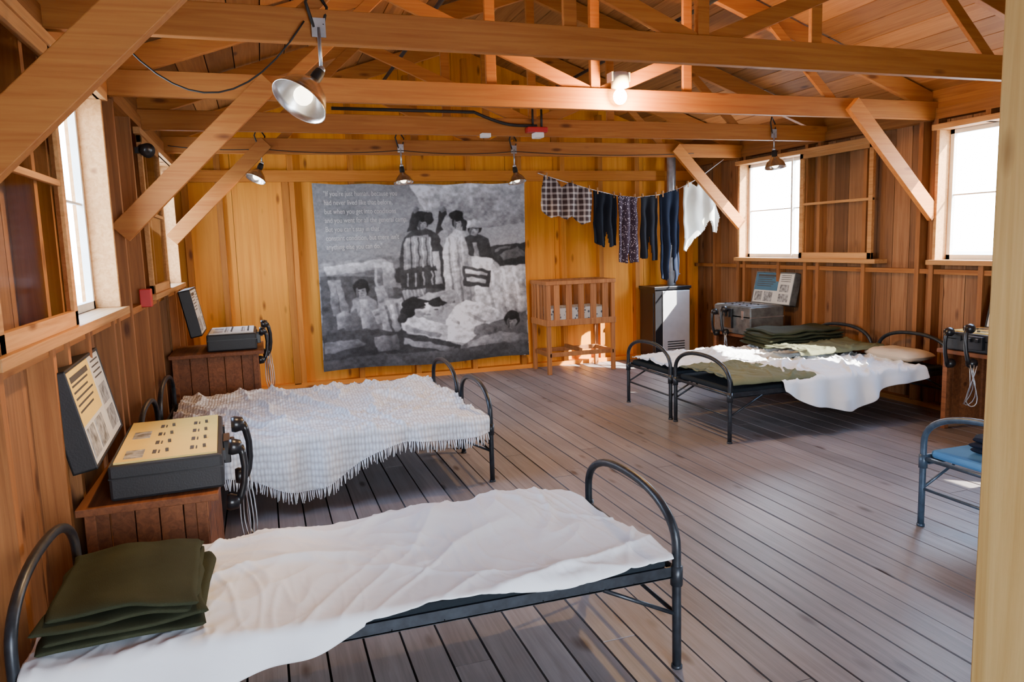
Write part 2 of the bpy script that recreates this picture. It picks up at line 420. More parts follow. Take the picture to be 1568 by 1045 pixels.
# ------------------------------------------------------------------ beds
def wrinkle(x,y,seed,amp,ang=.6,f=1.0):
    z=0
    wx=x+.12*noise.noise((x*2.1,y*2.1,seed+9));wy=y+.12*noise.noise((x*2.1,y*2.1,seed+19))
    for k,(a,fa,fb,w) in enumerate([(ang,1.1,5.0,1.0),(ang+.5,2.0,9.0,.55),(ang-.9,1.6,7.5,.5),(ang+1.4,3.0,14.0,.25)]):
        c,s_=math.cos(a),math.sin(a);u=wx*c+wy*s_;v=-wx*s_+wy*c
        n=noise.noise((u*fa*f,v*fb*f,seed+k*5.3))
        r=max(0,1-abs(n)/.20);z+=w*r*r*(.5+.8*max(0,noise.noise((x*2.3,y*2.3,seed+k+40))+.3))
    z+=.5*noise.noise((x*2.5*f,y*3.5*f,seed+3))
    return z*amp
def drape(name,parent,mat,xa,xb,y0,y1,zt,near,far,seed,amp,nx=220,ny=110,ang=.6,ex=None,fold=.02,solid=.004,f=1.0,bulge=None,uvscale=1):
    mb=MB()
    def fn(u,v):
        x=xa+(xb-xa)*u
        sn=y0-near(x);sf=y1+far(x)
        s_=sn+(sf-sn)*v
        if ex: x+=ex(u,v)
        z=zt+wrinkle(x,s_,seed,amp,ang,f)
        if bulge:z+=bulge(x,s_)
        y=s_;r=.03
        def over(d,sign,yedge):
            L_=r*math.pi/2
            if d<L_:
                a=d/r;return yedge+sign*r*math.sin(a),-r*(1-math.cos(a))
            return yedge+sign*(r+.06*(d-L_)),-(r+(d-L_))
        if s_<y0+.0:
            d=y0-s_;yy,dz=over(d,-1,y0);k=min(1,d/.08)
            z=zt*1.0+dz+(z-zt)*(1-k);y=yy-k*(fold*(1+math.sin(x*23+3*noise.noise((x*3,seed,0))))*min(1,d/.2))
        elif s_>y1:
            d=s_-y1;yy,dz=over(d,1,y1);k=min(1,d/.08)
            z=zt+dz+(z-zt)*(1-k);y=yy+k*(fold*(1+math.sin(x*21))*min(1,d/.2))
        return (x,y,max(z,.02)),(x*uvscale,s_*uvscale)
    mb.grid(fn,nx,ny)
    return mb.obj(name,[mat],parent,solid=solid)
def arch(x,y0,y1,zs=.44,zt=.615):
    pts=[(x,y0,0),(x,y0,.2),(x,y0,zs-.02)]
    mid=(y0+y1)/2;hf=(y1-y0)/2;p=2.3
    for i in range(0,25):
        a=math.pi*(1-i/24)
        c=math.cos(a);s_=math.sin(a)
        pts.append((x,mid+hf*math.copysign(abs(c)**(2/p),c),zs+(zt-zs)*abs(s_)**(2/p)))
    pts+=[(x,y1,zs-.02),(x,y1,.2),(x,y1,0)]
    return pts
def cot(xf,xh,y0,y1,metal=M_metal,mat=M_matt,zr=.36):
    e=empty('metal_cot_bed');mb=MB();r=.016;d=1 if xh>xf else -1
    mb.tube(arch(xf,y0,y1),r,10);mb.tube(arch(xh,y0,y1,.46,.64),r,10)
    for yy in(y0,y1):
        s_=1 if yy==y0 else -1
        mb.box(min(xf,xh),max(xf,xh),min(yy,yy+s_*.006),max(yy,yy+s_*.006),zr-.022,zr+.018)
        mb.box(min(xf,xh),max(xf,xh),min(yy,yy+s_*.035),max(yy,yy+s_*.035),zr-.024,zr-.018)
        for xx,q in((xf,d),(xh,-d)):
            mb.tube([(xx,yy,.20),(xx+q*.28,yy,zr-.02)],.008,6)
            mb.tube([(xx,yy,0),(xx,yy,.012)],.02,10)
            mb.tube([(xx,yy,zr-.05),(xx,yy,zr+.02)],.022,10)
    for xx in(xf,xh):
        mb.tube([(xx,y0,.20),(xx,y1,.20)],.008,6);mb.tube([(xx,y0,zr),(xx,y1,zr)],.012,8)
    for i in range(1,12):
        xx=xf+(xh-xf)*i/12;mb.tube([(xx,y0,zr-.015),(xx,y1,zr-.015)],.003,4)
    mb.obj('frame',[metal],e)
    mb=MB();mb.box(min(xf,xh)+.03,max(xf,xh)-.03,y0+.012,y1-.012,zr,zr+.045);mb.obj('mattress',[mat],e,bevel=.018)
    return e
HL=XL+.06;HR=XR-.05
b1=cot(1.30,HL,2.18,2.92)
drape('sheet',b1,M_sheet,HL+.015,1.275,2.175,2.925,.425,
      lambda x:.035+.014*math.sin(x*8+1)+(0 if x>.22 else (.22-x)*.30+.012*math.sin(x*11)),
      lambda x:.015+.02*math.sin(x*4+1),3.1,.024,nx=340,ny=160,ang=.42,f=.72,
      ex=lambda u,v:(u>.9)*(u-.9)*10*(-.11*v*v+.01*math.sin(v*9)),
      bulge=lambda x,y:.045*math.exp(-((x-.55)/.30)**2-((y-2.78)/.18)**2)+.02*math.exp(-((x-1.05)/.2)**2-((y-2.85)/.15)**2)+.03*math.exp(-((x+.0)/.12)**2-((y-2.8)/.2)**2)+.004*wrinkle(x,y,55,1,.9,1.6))
def folded(name,cx,cy,w,d,z0,layers,th,rot,mat,seed):
    mb=MB()
    for k in range(layers):
        ww=w*(1-.03*k);dd=d*(1-.02*k)
        zz=z0+k*th
        ox=.010*math.sin(k*2.1+seed);oy=.010*math.cos(k*1.7+seed)
        def fn(u,v):
            a=2*math.pi*v;p=.22
            c=math.cos(a);s_=math.sin(a)
            yy=dd/2*math.copysign(abs(c)**p,c)
            k1=min(1,min(u,1-u)/.03);zc=th/2*(1+1.0*math.copysign(abs(s_)**.6,s_)*math.sqrt(max(0.0,1-(1-k1)**2)))
            xx=(u-.5)*ww
            n=noise.noise((xx*4+k*.3,yy*4,seed))*.024+noise.noise((xx*11+k,yy*9,seed+4))*.009
            xx+=noise.noise((yy*5,k*2.0,seed))*.035;yy+=noise.noise((xx*5,k*3.0,seed+2))*.035
            z=zz+zc+n*(.3+.7*k/max(1,layers-1)) 
            X=cx+ox+xx*math.cos(rot)-yy*math.sin(rot);Y=cy+oy+xx*math.sin(rot)+yy*math.cos(rot)
            return (X,Y,z),(xx,yy)
        mb.grid(fn,50,64)
    return mb.obj(name,[mat])
folded('folded_wool_blanket',-.455,2.48,.43,.55,.448,4,.022,.05,M_olive,1.5)

b2=cot(1.31,HL,4.45,5.17);b3=cot(1.31,HL,5.30,6.10)
def near2(x): return .10+.10*(1-min(1,max(0,(x+.1)/1.3)))+.13*math.exp(-((x-.15)/.35)**2)+.03*math.sin(x*7)
bs=empty('chenille_bedspread')
drape('spread',bs,M_chen,HL+.08,1.285,4.43,6.0,.44,near2,lambda x:-.05,7.7,.042,nx=300,ny=220,ang=1.9,fold=.026,f=.8,
      ex=lambda u,v:(u>.9)*(u-.9)*10*(-.07*v+.015*math.sin(v*14)))
mb=MB()
for i in range(170):
    x=HL+.1+i*(1.27-HL-.1)/169;d=near2(x)
    L_=.03*math.pi/2
    z=.44-(.03+(d-L_)) if d>L_ else .405
    y=4.43-(.03+.06*max(0,d-L_))-.026*(1+math.sin(x*23+3*noise.noise((x*3,7.7,0))))*min(1,d/.2)
    a=random.uniform(-.012,.012);l=random.uniform(.045,.07)
    mb.tube([(x,y,z+.004),(x+a*.4,y-.004,z-l*.4),(x+a,y-.003,z-l)],[.003,.004,.0025],5)
mb.obj('fringe',[M_sheet],bs)

b4=cot(3.18,HR,4.58,5.34);b5=cot(3.18,HR,5.42,6.18)
drape('sheet',b4,M_sheet,3.62,5.0,4.57,5.36,.43,lambda x:.03+.26*math.exp(-((x-4.15)/.45)**2)+.1*max(0,x-4.3)+.02*math.sin(x*12),lambda x:.0,11.2,.034,nx=240,ny=140,ang=.9,f=1.2,fold=.03,
      bulge=lambda x,y:.05*math.exp(-((x-4.2)/.4)**2-((y-4.95)/.2)**2))
drape('olive_cover',b4,M_olive2,3.2,3.95,4.60,5.34,.462,lambda x:.05,lambda x:-.02,21.2,.022,nx=120,ny=90,ang=.4,ex=lambda u,v:(u>.6)*(u-.6)*(-.5*v))
drape('sheet',b5,M_sheet,3.22,4.9,5.42,6.17,.43,lambda x:.01,lambda x:.02,31.2,.028,nx=220,ny=110,ang=.2,
      bulge=lambda x,y:.06*math.exp(-((x-3.95)/.3)**2-((y-5.8)/.2)**2))
folded('folded_wool_blanket',4.80,5.90,.86,.50,.480,5,.030,-.06,M_olive,4.4)
drape('draped_blanket',b5,M_olive2,4.25,5.15,5.15,5.60,.525,lambda x:.05,lambda x:.0,41.2,.022,nx=120,ny=70,ang=1.2)
def pillow(name,cx,cy,w,d,h,z0,mat,rot=0):
    mb=MB()
    for sg in(1,-1):
        def fn(u,v):
            a=(u-.5)*2;b=(v-.5)*2
            q=max(0,(1-a**4))*max(0,(1-b**4))
            z=z0+h/2+sg*h/2*q**.5+.008*noise.noise((a*3,b*3,sg))*q
            xx=a*w/2*(1-.05*b*b);yy=b*d/2*(1-.07*a*a)
            return (cx+xx*math.cos(rot)-yy*math.sin(rot),cy+xx*math.sin(rot)+yy*math.cos(rot),z),(u,v)
        mb.grid(fn,30,30)
    return mb.obj(name,[mat])
pillow('pillow',5.10,4.92,.32,.52,.10,.43,M_sheet2)
b6=cot(3.14,HR,2.10,2.85,M_metalb,M_bluemat)
folded('folded_blanket',3.52,2.50,.42,.50,.41,3,.026,.2,M_navy,8.4)

# ------------------------------------------------------------------ banner
def pip(poly,X,Z):
    inside=np.zeros(X.shape,bool);n=len(poly)
    for i in range(n):
        x1,y1=poly[i];x2,y2=poly[(i+1)%n]
        c=((y1>Z)!=(y2>Z))&(X<(x2-x1)*(Z-y1)/((y2-y1)+1e-9)+x1);inside^=c
    return inside
def banner():
    nu,nv=620,540
    U,V=np.meshgrid(np.linspace(0,1,nu+1),np.linspace(0,1,nv+1),indexing='ij')
    rng=np.random.RandomState(3)
    def nz(cells):
        g=rng.rand(cells+2,cells+2)*2-1
        a=U*cells;b=V*cells;i=a.astype(int);j=b.astype(int);fa=a-i;fb=b-j
        fa=fa*fa*(3-2*fa);fb=fb*fb*(3-2*fb)
        return (g[i,j]*(1-fa)+g[i+1,j]*fa)*(1-fb)+(g[i,j+1]*(1-fa)+g[i+1,j+1]*fa)*fb
    N1=nz(12);N2=nz(36);N3=nz(150);N4=nz(7);N5=nz(70)
    w1=nz(40)*1.6+nz(14)*1.2;w2=nz(40)*1.6+nz(14)*1.2
    PX=478+U*325+w1;PY=281+V*283+w2
    I=.36+.14*U+.03*V+.07*N4
    I+=.18*np.exp(-((PX-735)/80)**2-((PY-300)/50)**2)
    SH=1+.22*N1+.20*N2+.14*N5
    def soft(m,s,g=(0,0)):
        val=s*SH
        if m.any():
            cx=PX[m].mean();cy=PY[m].mean();ww=max(4,np.ptp(PX[m]));hh=max(4,np.ptp(PY[m]))
            val=val*(1-.5*((PX-cx)/ww)-.4*((PY-cy)/hh))
        I[m]=val[m]
    def P(poly,s): soft(pip(poly,PX,PY),s)
    def E(cx,cy,a,b,s): soft(((PX-cx)/a)**2+((PY-cy)/b)**2<1,s)
    def face(cx,cy,r,s=.50,hair=.05,tilt=0):
        E(cx,cy-r*.45,r*1.1,r*1.2,hair);E(cx+tilt,cy+r*.05,r*.66,r*.88,s)
        E(cx+tilt,cy-r*.72,r*.8,r*.42,hair);E(cx+tilt-r*.5,cy+r*.1,r*.22,r*.7,s*.45)
        E(cx+tilt-r*.26,cy-r*.1,r*.16,r*.09,.16);E(cx+tilt+r*.28,cy-r*.1,r*.16,r*.09,.16)
        E(cx+tilt,cy+r*.22,r*.12,r*.10,s*.6);E(cx+tilt,cy+r*.48,r*.22,r*.07,.24)
    P([(620,283),(803,281),(803,345),(735,352),(690,330),(640,320)],.58)
    P([(478,400),(600,388),(600,440),(478,440)],.30)
    P([(478,418),(600,425),(610,565),(478,565)],.14)
    P([(487,404),(575,396),(590,404),(592,410),(489,418)],.58)
    P([(490,425),(500,424),(506,480),(495,480)],.36)
    P([(560,402),(590,400),(592,442),(562,445)],.52);P([(564,410),(572,409),(574,440),(566,441)],.3);P([(592,408),(603,408),(603,470),(592,470)],.08)
    P([(500,425),(508,425),(530,520),(515,520)],.30);P([(560,440),(600,432),(603,470),(565,490)],.36)
    P([(526,456),(536,450),(548,450),(560,460),(572,512),(512,516)],.32);P([(537,456),(547,456),(550,500),(534,504)],.5);P([(515,480),(530,470),(540,512),(516,514)],.2)
    face(540,444,11)
    P([(552,475),(592,466),(596,484),(560,497)],.46);P([(556,482),(594,473),(595,477),(557,486)],.26)
    P([(575,440),(590,444),(594,456),(580,458)],.2);P([(500,478),(512,474),(514,500),(502,502)],.42)
    P([(598,440),(600,395),(606,362),(622,350),(648,350),(662,360),(672,400),(672,445),(636,448)],.10)
    P([(608,364),(645,358),(652,405),(606,412)],.40)
    for k in range(7): P([(610+k*6,363),(612+k*6,363),(613+k*6.4,438),(610.5+k*6.4,438)],.10 if k%2 else .55)
    P([(612,354),(616,336),(621,325),(626,318),(632,320),(628,334),(628,350)],.10);P([(622,318),(628,314),(633,318),(630,325),(624,325)],.36)
    P([(650,385),(661,385),(664,436),(655,436)],.5);P([(600,412),(655,408),(657,415),(600,419)],.10)
    face(637,343,9.5,.42);E(636,329,12,7,.05);E(648,334,7,10,.06)
    P([(654,362),(662,340),(664,322),(672,318),(676,328),(670,350)],.08);P([(664,318),(671,314),(675,320),(668,325)],.4)
    P([(668,385),(674,362),(688,352),(702,356),(714,372),(720,420),(718,455),(700,476),(668,470)],.60)
    for k,(a,b) in enumerate([(676,.34),(683,.74),(690,.38),(697,.70),(704,.42)]): P([(a,364),(a+2.5,364),(a+7,468),(a+3,468)],b)
    P([(672,366),(668,345),(678,322),(684,324),(680,345),(684,358)],.5)
    face(693,344,9.5,.48);E(690,329,12,8,.045);P([(700,336),(708,340),(706,356),(700,354)],.06)
    P([(704,366),(722,360),(742,368),(748,402),(735,404),(708,392)],.10);P([(716,374),(723,373),(726,398),(719,400)],.4)
    face(719,355,9.5,.55);P([(706,348),(709,340),(718,337),(727,340),(733,348),(728,350),(708,351)],.72)
    P([(744,382),(803,378),(803,414),(760,414),(748,402)],.07);P([(760,394),(790,383),(803,396),(803,400),(765,405)],.2);P([(750,386),(778,382),(778,386),(751,390)],.26)
    P([(714,395),(745,400),(752,415),(803,415),(803,505),(770,502),(735,490),(717,470)],.64)
    for k in range(8): P([(722+k*10,418),(726+k*10,418),(744+k*8.5,492),(738+k*8.5,490)],.50 if k%2 else .76)
    P([(698,410),(745,420),(742,448),(698,442)],.10);P([(703,416),(740,425),(739,430),(703,422)],.75);P([(703,428),(736,435),(735,441),(703,434)],.66)
    P([(585,440),(668,446),(672,474),(660,462),(612,464),(598,474)],.12);P([(600,445),(640,443),(636,460),(606,460)],.32)
    for k in range(6): P([(602+k*6,444),(604+k*6,444),(606+k*6,460),(604+k*6,460)],.5)
    P([(565,465),(600,455),(612,488),(600,505),(570,520)],.44)
    for k in range(4): P([(572+k*8,468-k*2),(576+k*8,467-k*2),(588+k*6,510-k*4),(584+k*6,511-k*4)],.2 if k%2==0 else .62)
    P([(660,512),(668,494),(682,474),(700,466),(725,471),(752,486),(768,504),(764,520),(740,532),(695,536),(665,527)],.84)
    P([(690,480),(735,502),(733,506),(688,486)],.6);P([(700,512),(750,506),(752,510),(702,518)],.64);P([(676,490),(690,500),(688,504),(675,495)],.62);P([(720,474),(748,488),(746,492),(718,479)],.7)
    P([(596,486),(612,482),(640,492),(670,504),(668,526),(640,522),(600,508)],.78);P([(604,499),(660,517),(655,523),(604,509)],.42)
    E(634,466,36,12,.045);E(608,478,12,10,.05);E(600,488,8,8,.08)
    P([(660,458),(680,446),(690,456),(668,476)],.52);P([(624,456),(650,450),(676,446),(680,452),(640,462)],.50)
    E(642,477,23,11.5,.60);E(654,467,15,4.5,.05);E(625,469,11,5,.05);E(628,483,8,5,.42)
    E(631,474,4,1.6,.10);E(652,477,4,1.6,.10);E(641,480,2,3,.40);E(640,486,5,1.5,.24)
    P([(478,508),(540,502),(600,511),(665,527),(690,539),(690,556),(478,566)],.10);P([(480,520),(530,516),(545,528),(480,538)],.28);P([(555,517),(590,514),(594,538),(560,542)],.25)
    P([(600,520),(680,540),(676,546),(600,530)],.32)
    P([(690,540),(742,506),(770,498),(803,488),(803,566),(690,560)],.20);face(776,508,12,.36);E(730,516,20,10,.24);P([(700,534),(760,522),(803,530),(803,538),(700,545)],.34)
    P([(478,548),(600,544),(803,542),(803,566),(478,566)],.13)
    for _ in range(5):
        J=I.copy();J[1:-1,1:-1]=(I[1:-1,1:-1]*2+I[:-2,1:-1]+I[2:,1:-1]+I[1:-1,:-2]+I[1:-1,2:])/6;I=J
    I=I*(1+.10*N5+.10*N3)+.012*nz(240)
    e=empty('photo_banner')
    x0,x1,z0,z1=.57,2.985,.17,2.215;yb=YB-.115
    vs=[]
    for i in range(nu+1):
        for j in range(nv+1):
            u=i/nu;v=j/nv
            zt=z1-.012*math.sin(math.pi*u)+.006*math.cos(u*26);zb=z0+.012*math.sin(u*9)
            z=zt+(zb-zt)*v;x=x0+(x1-x0)*u+.012*math.sin(math.pi*v)*(1-2*u)
            y=yb-.012*math.sin(u*11+v*2)*v-.022*noise.noise((u*5,v*3,2))
            vs.append((x,y,z))
    fs=[]
    for i in range(nu):
        for j in range(nv):
            a=i*(nv+1)+j;fs.append((a,a+1,a+nv+2,a+nv+1))
    me=bpy.data.meshes.new('print');me.from_pydata(vs,[],fs);me.update()
    ca=me.color_attributes.new('Print','FLOAT_COLOR','POINT')
    g=np.clip(I,.03,.95)**1.4*.95
    col=np.stack([g*.94,g*.98,g*1.10,np.ones_like(g)],-1).reshape(-1)
    ca.data.foreach_set('color',col.astype(np.float32))
    me.polygons.foreach_set('use_smooth',[True]*len(fs))
    m,nt,b=newmat('banner_print');at=N(nt,'ShaderNodeVertexColor');at.layer_name='Print'
    nt.links.new(at.outputs['Color'],b.inputs['Base Color']);b.inputs['Roughness'].default_value=.6;b.inputs['Specular IOR Level'].default_value=.3
    me.materials.append(m)
    ob=bpy.data.objects.new('print',me);bpy.context.collection.objects.link(ob);ob.parent=e
    cu=bpy.data.curves.new('quote_text','FONT')
    cu.body="\"If you're just human, because you\nhad never lived like that before,\nbut when you get into conditions\nand you went for all the general camp.\nBut you can't stay in that\nconstant condition, but there isn't\nanything else you can do.\""
    cu.size=.078;cu.space_line=1.22;cu.extrude=.0005;cu.offset=.0;cu.materials.append(M_text)
    t=bpy.data.objects.new('quote_text',cu);bpy.context.collection.objects.link(t);t.parent=e
    t.location=(.68,yb-.030,2.08);t.rotation_euler=(math.pi/2,0,0);t.scale=(.74,1,1)
banner()

# ------------------------------------------------------------------ crib
def crib():
    e=empty('wooden_crib');x0,x1,y0,y1=3.03,3.88,7.86,8.38
    mb=MB();p=.045
    for xx in(x0,x1-p):
        for yy in(y0,y1-p): mb.box(xx,xx+p,yy,yy+p,0,1.04)
    for zz,h in((1.03,.045),(.56,.07)):
        mb.box(x0-.01,x1+.01,y0-.006,y0+.03,zz,zz+h);mb.box(x0-.01,x1+.01,y1-.03,y1+.006,zz,zz+h)
        mb.box(x0-.006,x0+.03,y0,y1,zz,zz+h);mb.box(x1-.03,x1+.006,y0,y1,zz,zz+h)
    n=5
    for i in range(n):
        cx=x0+p+(x1-x0-2*p)*(i+.5)/n
        for yy in(y0+.004,y1-.026): mb.box(cx-.036,cx+.036,yy,yy+.02,.6,1.04)
    for i in range(4):
        cy=y0+p+(y1-y0-2*p)*(i+.5)/4
        for xx in(x0+.004,x1-.026): mb.box(xx,xx+.02,cy-.03,cy+.03,.6,1.04)
    mb.box(x0,x1,y0,y1,.57,.60)
    mb.box(x0+.02,x1-.02,y0+.03,y0+.06,.20,.25);mb.box(x0+.02,x1-.02,y1-.06,y1-.03,.20,.25)
    mb.box(x0+.02,x0+.05,y0,y1,.20,.25);mb.box(x1-.05,x1-.02,y0,y1,.20,.25)
    mb.box(x0+.40,x0+.44,y0+.03,y1-.03,.24,.28)
    mb.obj('frame',[W_crib],e,bevel=.004)
    mb=MB();mb.box(x0+.05,x1-.05,y0+.05,y1-.05,.60,.76);mb.obj('mattress',[M_cribpad],e,bevel=.03)
crib()

# ------------------------------------------------------------------ oil heater + flue
mb=MB();x0,x1,y0,y1=4.50,4.98,8.02,8.40
mb.box(x0,x1,y0,y1,.06,.90,0);mb.box(x0-.015,x1+.015,y0-.015,y1+.015,.90,.935,0)
for xx in(x0+.02,x1-.05):
    for yy in(y0+.02,y1-.05): mb.box(xx,xx+.03,yy,yy+.03,0,.06,0)
mb.box(x0+.10,x1-.01,y0-.012,y0,.08,.88,2)
for i in range(5): mb.box(x0+.16,x1-.08,y0-.018,y0-.012,.13+i*.03,.142+i*.03,0)
mb.box(x0-.008,x0,y0+.04,y1-.04,.12,.86,0)
mb.tube([(x1-.10,y1-.12,.93),(x1-.10,y1-.12,2.62)],.055,16,1);mb.tube([(x1-.10,y1-.12,1.6),(x1-.10,y1-.12,1.63)],.06,16,1)
mb.obj('oil_heater',[M_black,M_galv,M_bright],bevel=.006)

# ------------------------------------------------------------------ clothesline
LP=[(2.90,2.26),(3.2,2.17),(3.5,2.09),(3.85,2.01),(4.1,1.99),(4.4,2.02),(4.65,2.09),(4.9,2.20),(5.24,2.42)]
YC=7.70
def linez(x):
    for (a,b),(c,d) in zip(LP[:-1],LP[1:]):
        if a<=x<=c: return b+(d-b)*(x-a)/(c-a)
    return LP[-1][1]
mb=MB();mb.tube([(x,YC,z) for x,z in LP],.004,6);mb.obj('clothesline',[M_sheet])
def garment(name,poly,mat,seed,folds=18,amp=.02,th=.018):
    xs=[p[0] for p in poly];zs=[p[1] for p in poly]
    st=.008;nx=int((max(xs)-min(xs))/st)+1;nz=int((max(zs)-min(zs))/st)+1
    X,Z=np.meshgrid(min(xs)+np.arange(nx+1)*st,min(zs)+np.arange(nz+1)*st,indexing='ij')
    ins=pip(poly,X+st/2,Z+st/2)
    vid={};vs=[];fs=[]
    top=max(zs)
    def v(i,j):
        if(i,j)not in vid:
            x=X[i,j];z=Z[i,j];k=min(1,(top-z)/.25)
            y=YC-.012+amp*(.3+.7*k)*math.sin(x*folds*2+2*noise.noise((x*4,z*2,seed)))+.02*noise.noise((x*9,z*5,seed))
            vid[(i,j)]=len(vs);vs.append((x+.01*noise.noise((z*6,seed,1)),y,z))
        return vid[(i,j)]
    for i in range(nx):
        for j in range(nz):
            if ins[i,j]: fs.append((v(i,j),v(i+1,j),v(i+1,j+1),v(i,j+1)))
    mb=MB();mb.add(vs,fs,0,True);
    return mb.obj(name,[mat],solid=th)
garment('plaid_shirt',[(2.93,2.10),(2.97,2.24),(3.10,2.19),(3.16,2.10),(3.26,2.16),(3.40,2.11),(3.52,2.08),(3.54,1.95),(3.50,1.73),(3.40,1.70),(3.28,1.80),(3.22,1.76),(3.13,1.80),(3.04,1.78),(2.92,1.86)],M_plaid,1)
garment('dark_shorts',[(3.56,2.07),(3.82,2.01),(3.82,1.46),(3.73,1.44),(3.70,1.62),(3.67,1.44),(3.55,1.50)],M_dk,2,30)
garment('print_trousers',[(3.85,2.01),(4.09,1.99),(4.09,1.26),(4.00,1.25),(3.975,1.60),(3.95,1.25),(3.85,1.27)],M_dots,3,30)
garment('charcoal_trousers',[(4.13,1.99),(4.35,2.01),(4.35,1.27),(4.27,1.27),(4.245,1.55),(4.22,1.29),(4.13,1.30)],M_bk,4,30)
garment('denim_jeans',[(4.39,2.02),(4.63,2.08),(4.64,1.10),(4.56,1.0),(4.53,1.55),(4.47,1.03),(4.38,1.06)],M_denim,5,30)
garment('white_shirt',[(4.68,2.10),(4.78,2.16),(4.86,2.10),(4.93,2.20),(5.02,2.20),(5.12,1.95),(5.19,1.75),(5.16,1.57),(5.08,1.58),(5.03,1.72),(4.98,1.60),(4.90,1.56),(4.82,1.50),(4.75,1.36),(4.69,1.38),(4.68,1.60)],M_shirt,6,16,.03)
mb=MB()
for x in(3.0,3.3,3.5,3.6,3.8,3.88,4.06,4.16,4.33,4.42,4.6,4.75,4.95):
    z=linez(x);mb.box(x-.005,x+.005,YC-.02,YC+.012,z-.035,z+.035)
mb.obj('clothespins',[W_sill])

# ------------------------------------------------------------------ display suitcases
def tf(mb,M):
    mb.v=[tuple(M@Vector(v)) for v in mb.v];return mb
def handset(parent,M,name='handset'):
    mb=MB()
    pts=[(0,0,-.10),(.012,0,-.075),(.02,0,-.03),(.02,0,.03),(.012,0,.075),(0,0,.10)]
    mb.tube(pts,[.016,.013,.012,.012,.013,.016],10)
    for z in(-.10,.10):
        mb.lathe([(0.001,-.028),(.026,-.028),(.030,-.015),(.024,.012),(.001,.02)],(-.008,0,z),(1,0,0),14)
    tf(mb,M);mb.obj(name,[M_black],parent)
def suitcase(M,w,l,h,lid_h,panel,lidtop,base=None,tilt=.22):
    e=empty('display_suitcase')
    mb=MB();mb.box(0,w,0,l,0.002,h);tf(mb,M);mb.obj('case_base',[base or M_case],e,bevel=.012)
    mb=MB()
    for yy in(l*.2,l*.8): mb.box(w,w+.008,yy-.02,yy+.02,h*.55,h*.85)
    mb.box(.0,w,-.002,l+.002,h*.62,h*.66)
    tf(mb,M);mb.obj('latches',[M_black if not base else M_galv],e)
    mb=MB();mb.box(.02,w-.02,.02,l-.02,h,h+.008,0)
    for i in range(4):
        for j in range(2):
            px=w*(.48+.34*j);py=.07+(l-.14)*(i+.2)/4
            mb.box(px-.05,px-.035,py,py+.06,h+.008,h+.0095,1)
            mb.box(px-.028,px-.022,py,py+.05,h+.008,h+.0095,1)
            mb.box(px+.0,px+.012,py+.01,py+.028,h+.008,h+.02,1)
    for i in range(2): mb.box(.05,.12,.06+(l-.1)*i/2,.06+(l-.1)*i/2+.13,h+.008,h+.0095,3)
    tf(mb,M);mb.obj('label_panel',[panel,M_ink,M_photo,M_photo],e)
    R=M@Matrix.Rotation(-tilt,4,'Y')@Matrix.Translation((0,0,h))
    mb=MB();t=.09;mb.box(-t,-t+.012,0,l,0,lid_h)
    mb.box(-t,0,0,.012,0,lid_h);mb.box(-t,0,l-.012,l,0,lid_h);mb.box(-t,0,0,l,lid_h-.012,lid_h);mb.box(-t,0,0,l,0,.012)
    tf(mb,R);mb.obj('case_lid',[base or M_case],e,bevel=.004)
    mb=MB();mb.box(-.02,-.004,.015,l-.015,.012,lid_h-.015,1)
    mb.box(-.004,-.002,.015,l*.62,lid_h*.42,lid_h-.015,0)
    mb.box(-.004,-.0025,l*.64,l-.02,lid_h*.1,lid_h-.02,1)
    for i in range(6):
        z=lid_h*.88-i*lid_h*.065;hh=.004 if i else .012
        mb.box(-.002,-.001,.05,l*(.55-.05*(i%3)),z-hh,z+hh,2)
    for (a,b,c,d) in((.06,.25,.08,.38),(.30,.52,.08,.38),(.68,.92,.10,.34),(.68,.9,.40,.62)):
        mb.box(-.004,-.0015,l*a,l*b,lid_h*c,lid_h*d,3)
    for i in range(4):
        z=lid_h*(.9-.06*i);mb.box(-.0025,-.0012,l*.68,l*.92,z-.003,z+.003,2)
    tf(mb,R);mb.obj('lid_panel',[lidtop,M_cream,M_ink,M_photo],e)
    mb=MB();mb.box(w,w+.03,l*.35,l*.55,h*.2,h*.9);mb.box(w,w+.05,l*.38,l*.42,h*.6,h*.8);mb.box(w,w+.05,l*.48,l*.52,h*.6,h*.8);tf(mb,M);mb.obj('cradle',[M_black],e,bevel=.004)
    handset(e,M@Matrix.Translation((w+.085,l*.45,h*.5-.01))@Matrix.Rotation(.12,4,'X')@Matrix.Scale(1.25,4))
    handset(e,M@Matrix.Translation((w+.055,l*.12,h*.5-.05))@Matrix.Rotation(.1,4,'Y')@Matrix.Scale(1.2,4),'handset_2')
    mb=MB()
    for q in(0,.015,.03):
        pts=[]
        for i in range(15):
            t_=i/14;pts.append((w+.07+.02*math.sin(t_*6)+q,l*.45+q*2+.03*math.sin(t_*9+q*60),h*.5-.14-.30*math.sin(t_*math.pi)))
        mb.tube(pts,.0035,5)
    tf(mb,M);mb.obj('cord',[M_galv],e)
    return e
def pedestal(x0,x1,y0,y1,z):
    mb=MB();mb.box(x0-.0,x1+.03,y0-.03,y1+.03,z-.03,z)
    for xx in(x0+.02,x1-.06):
        for yy in(y0+.01,y1-.05): mb.box(xx,xx+.04,yy,yy+.04,0,z-.03)
    n=5
    for i in range(n):
        a=x0+.02+(x1-x0-.04)*i/n;mb.box(a+.002,a+(x1-x0-.04)/n-.002,y0+.02,y0+.035,.04,z-.03);mb.box(a+.002,a+(x1-x0-.04)/n-.002,y1-.035,y1-.02,.04,z-.03)
    for i in range(6):
        a=y0+.02+(y1-y0-.04)*i/6;mb.box(x1-.03,x1-.015,a+.002,a+(y1-y0-.04)/6-.002,.04,z-.03)
    return mb.obj('wooden_pedestal',[W_ped],bevel=.003)
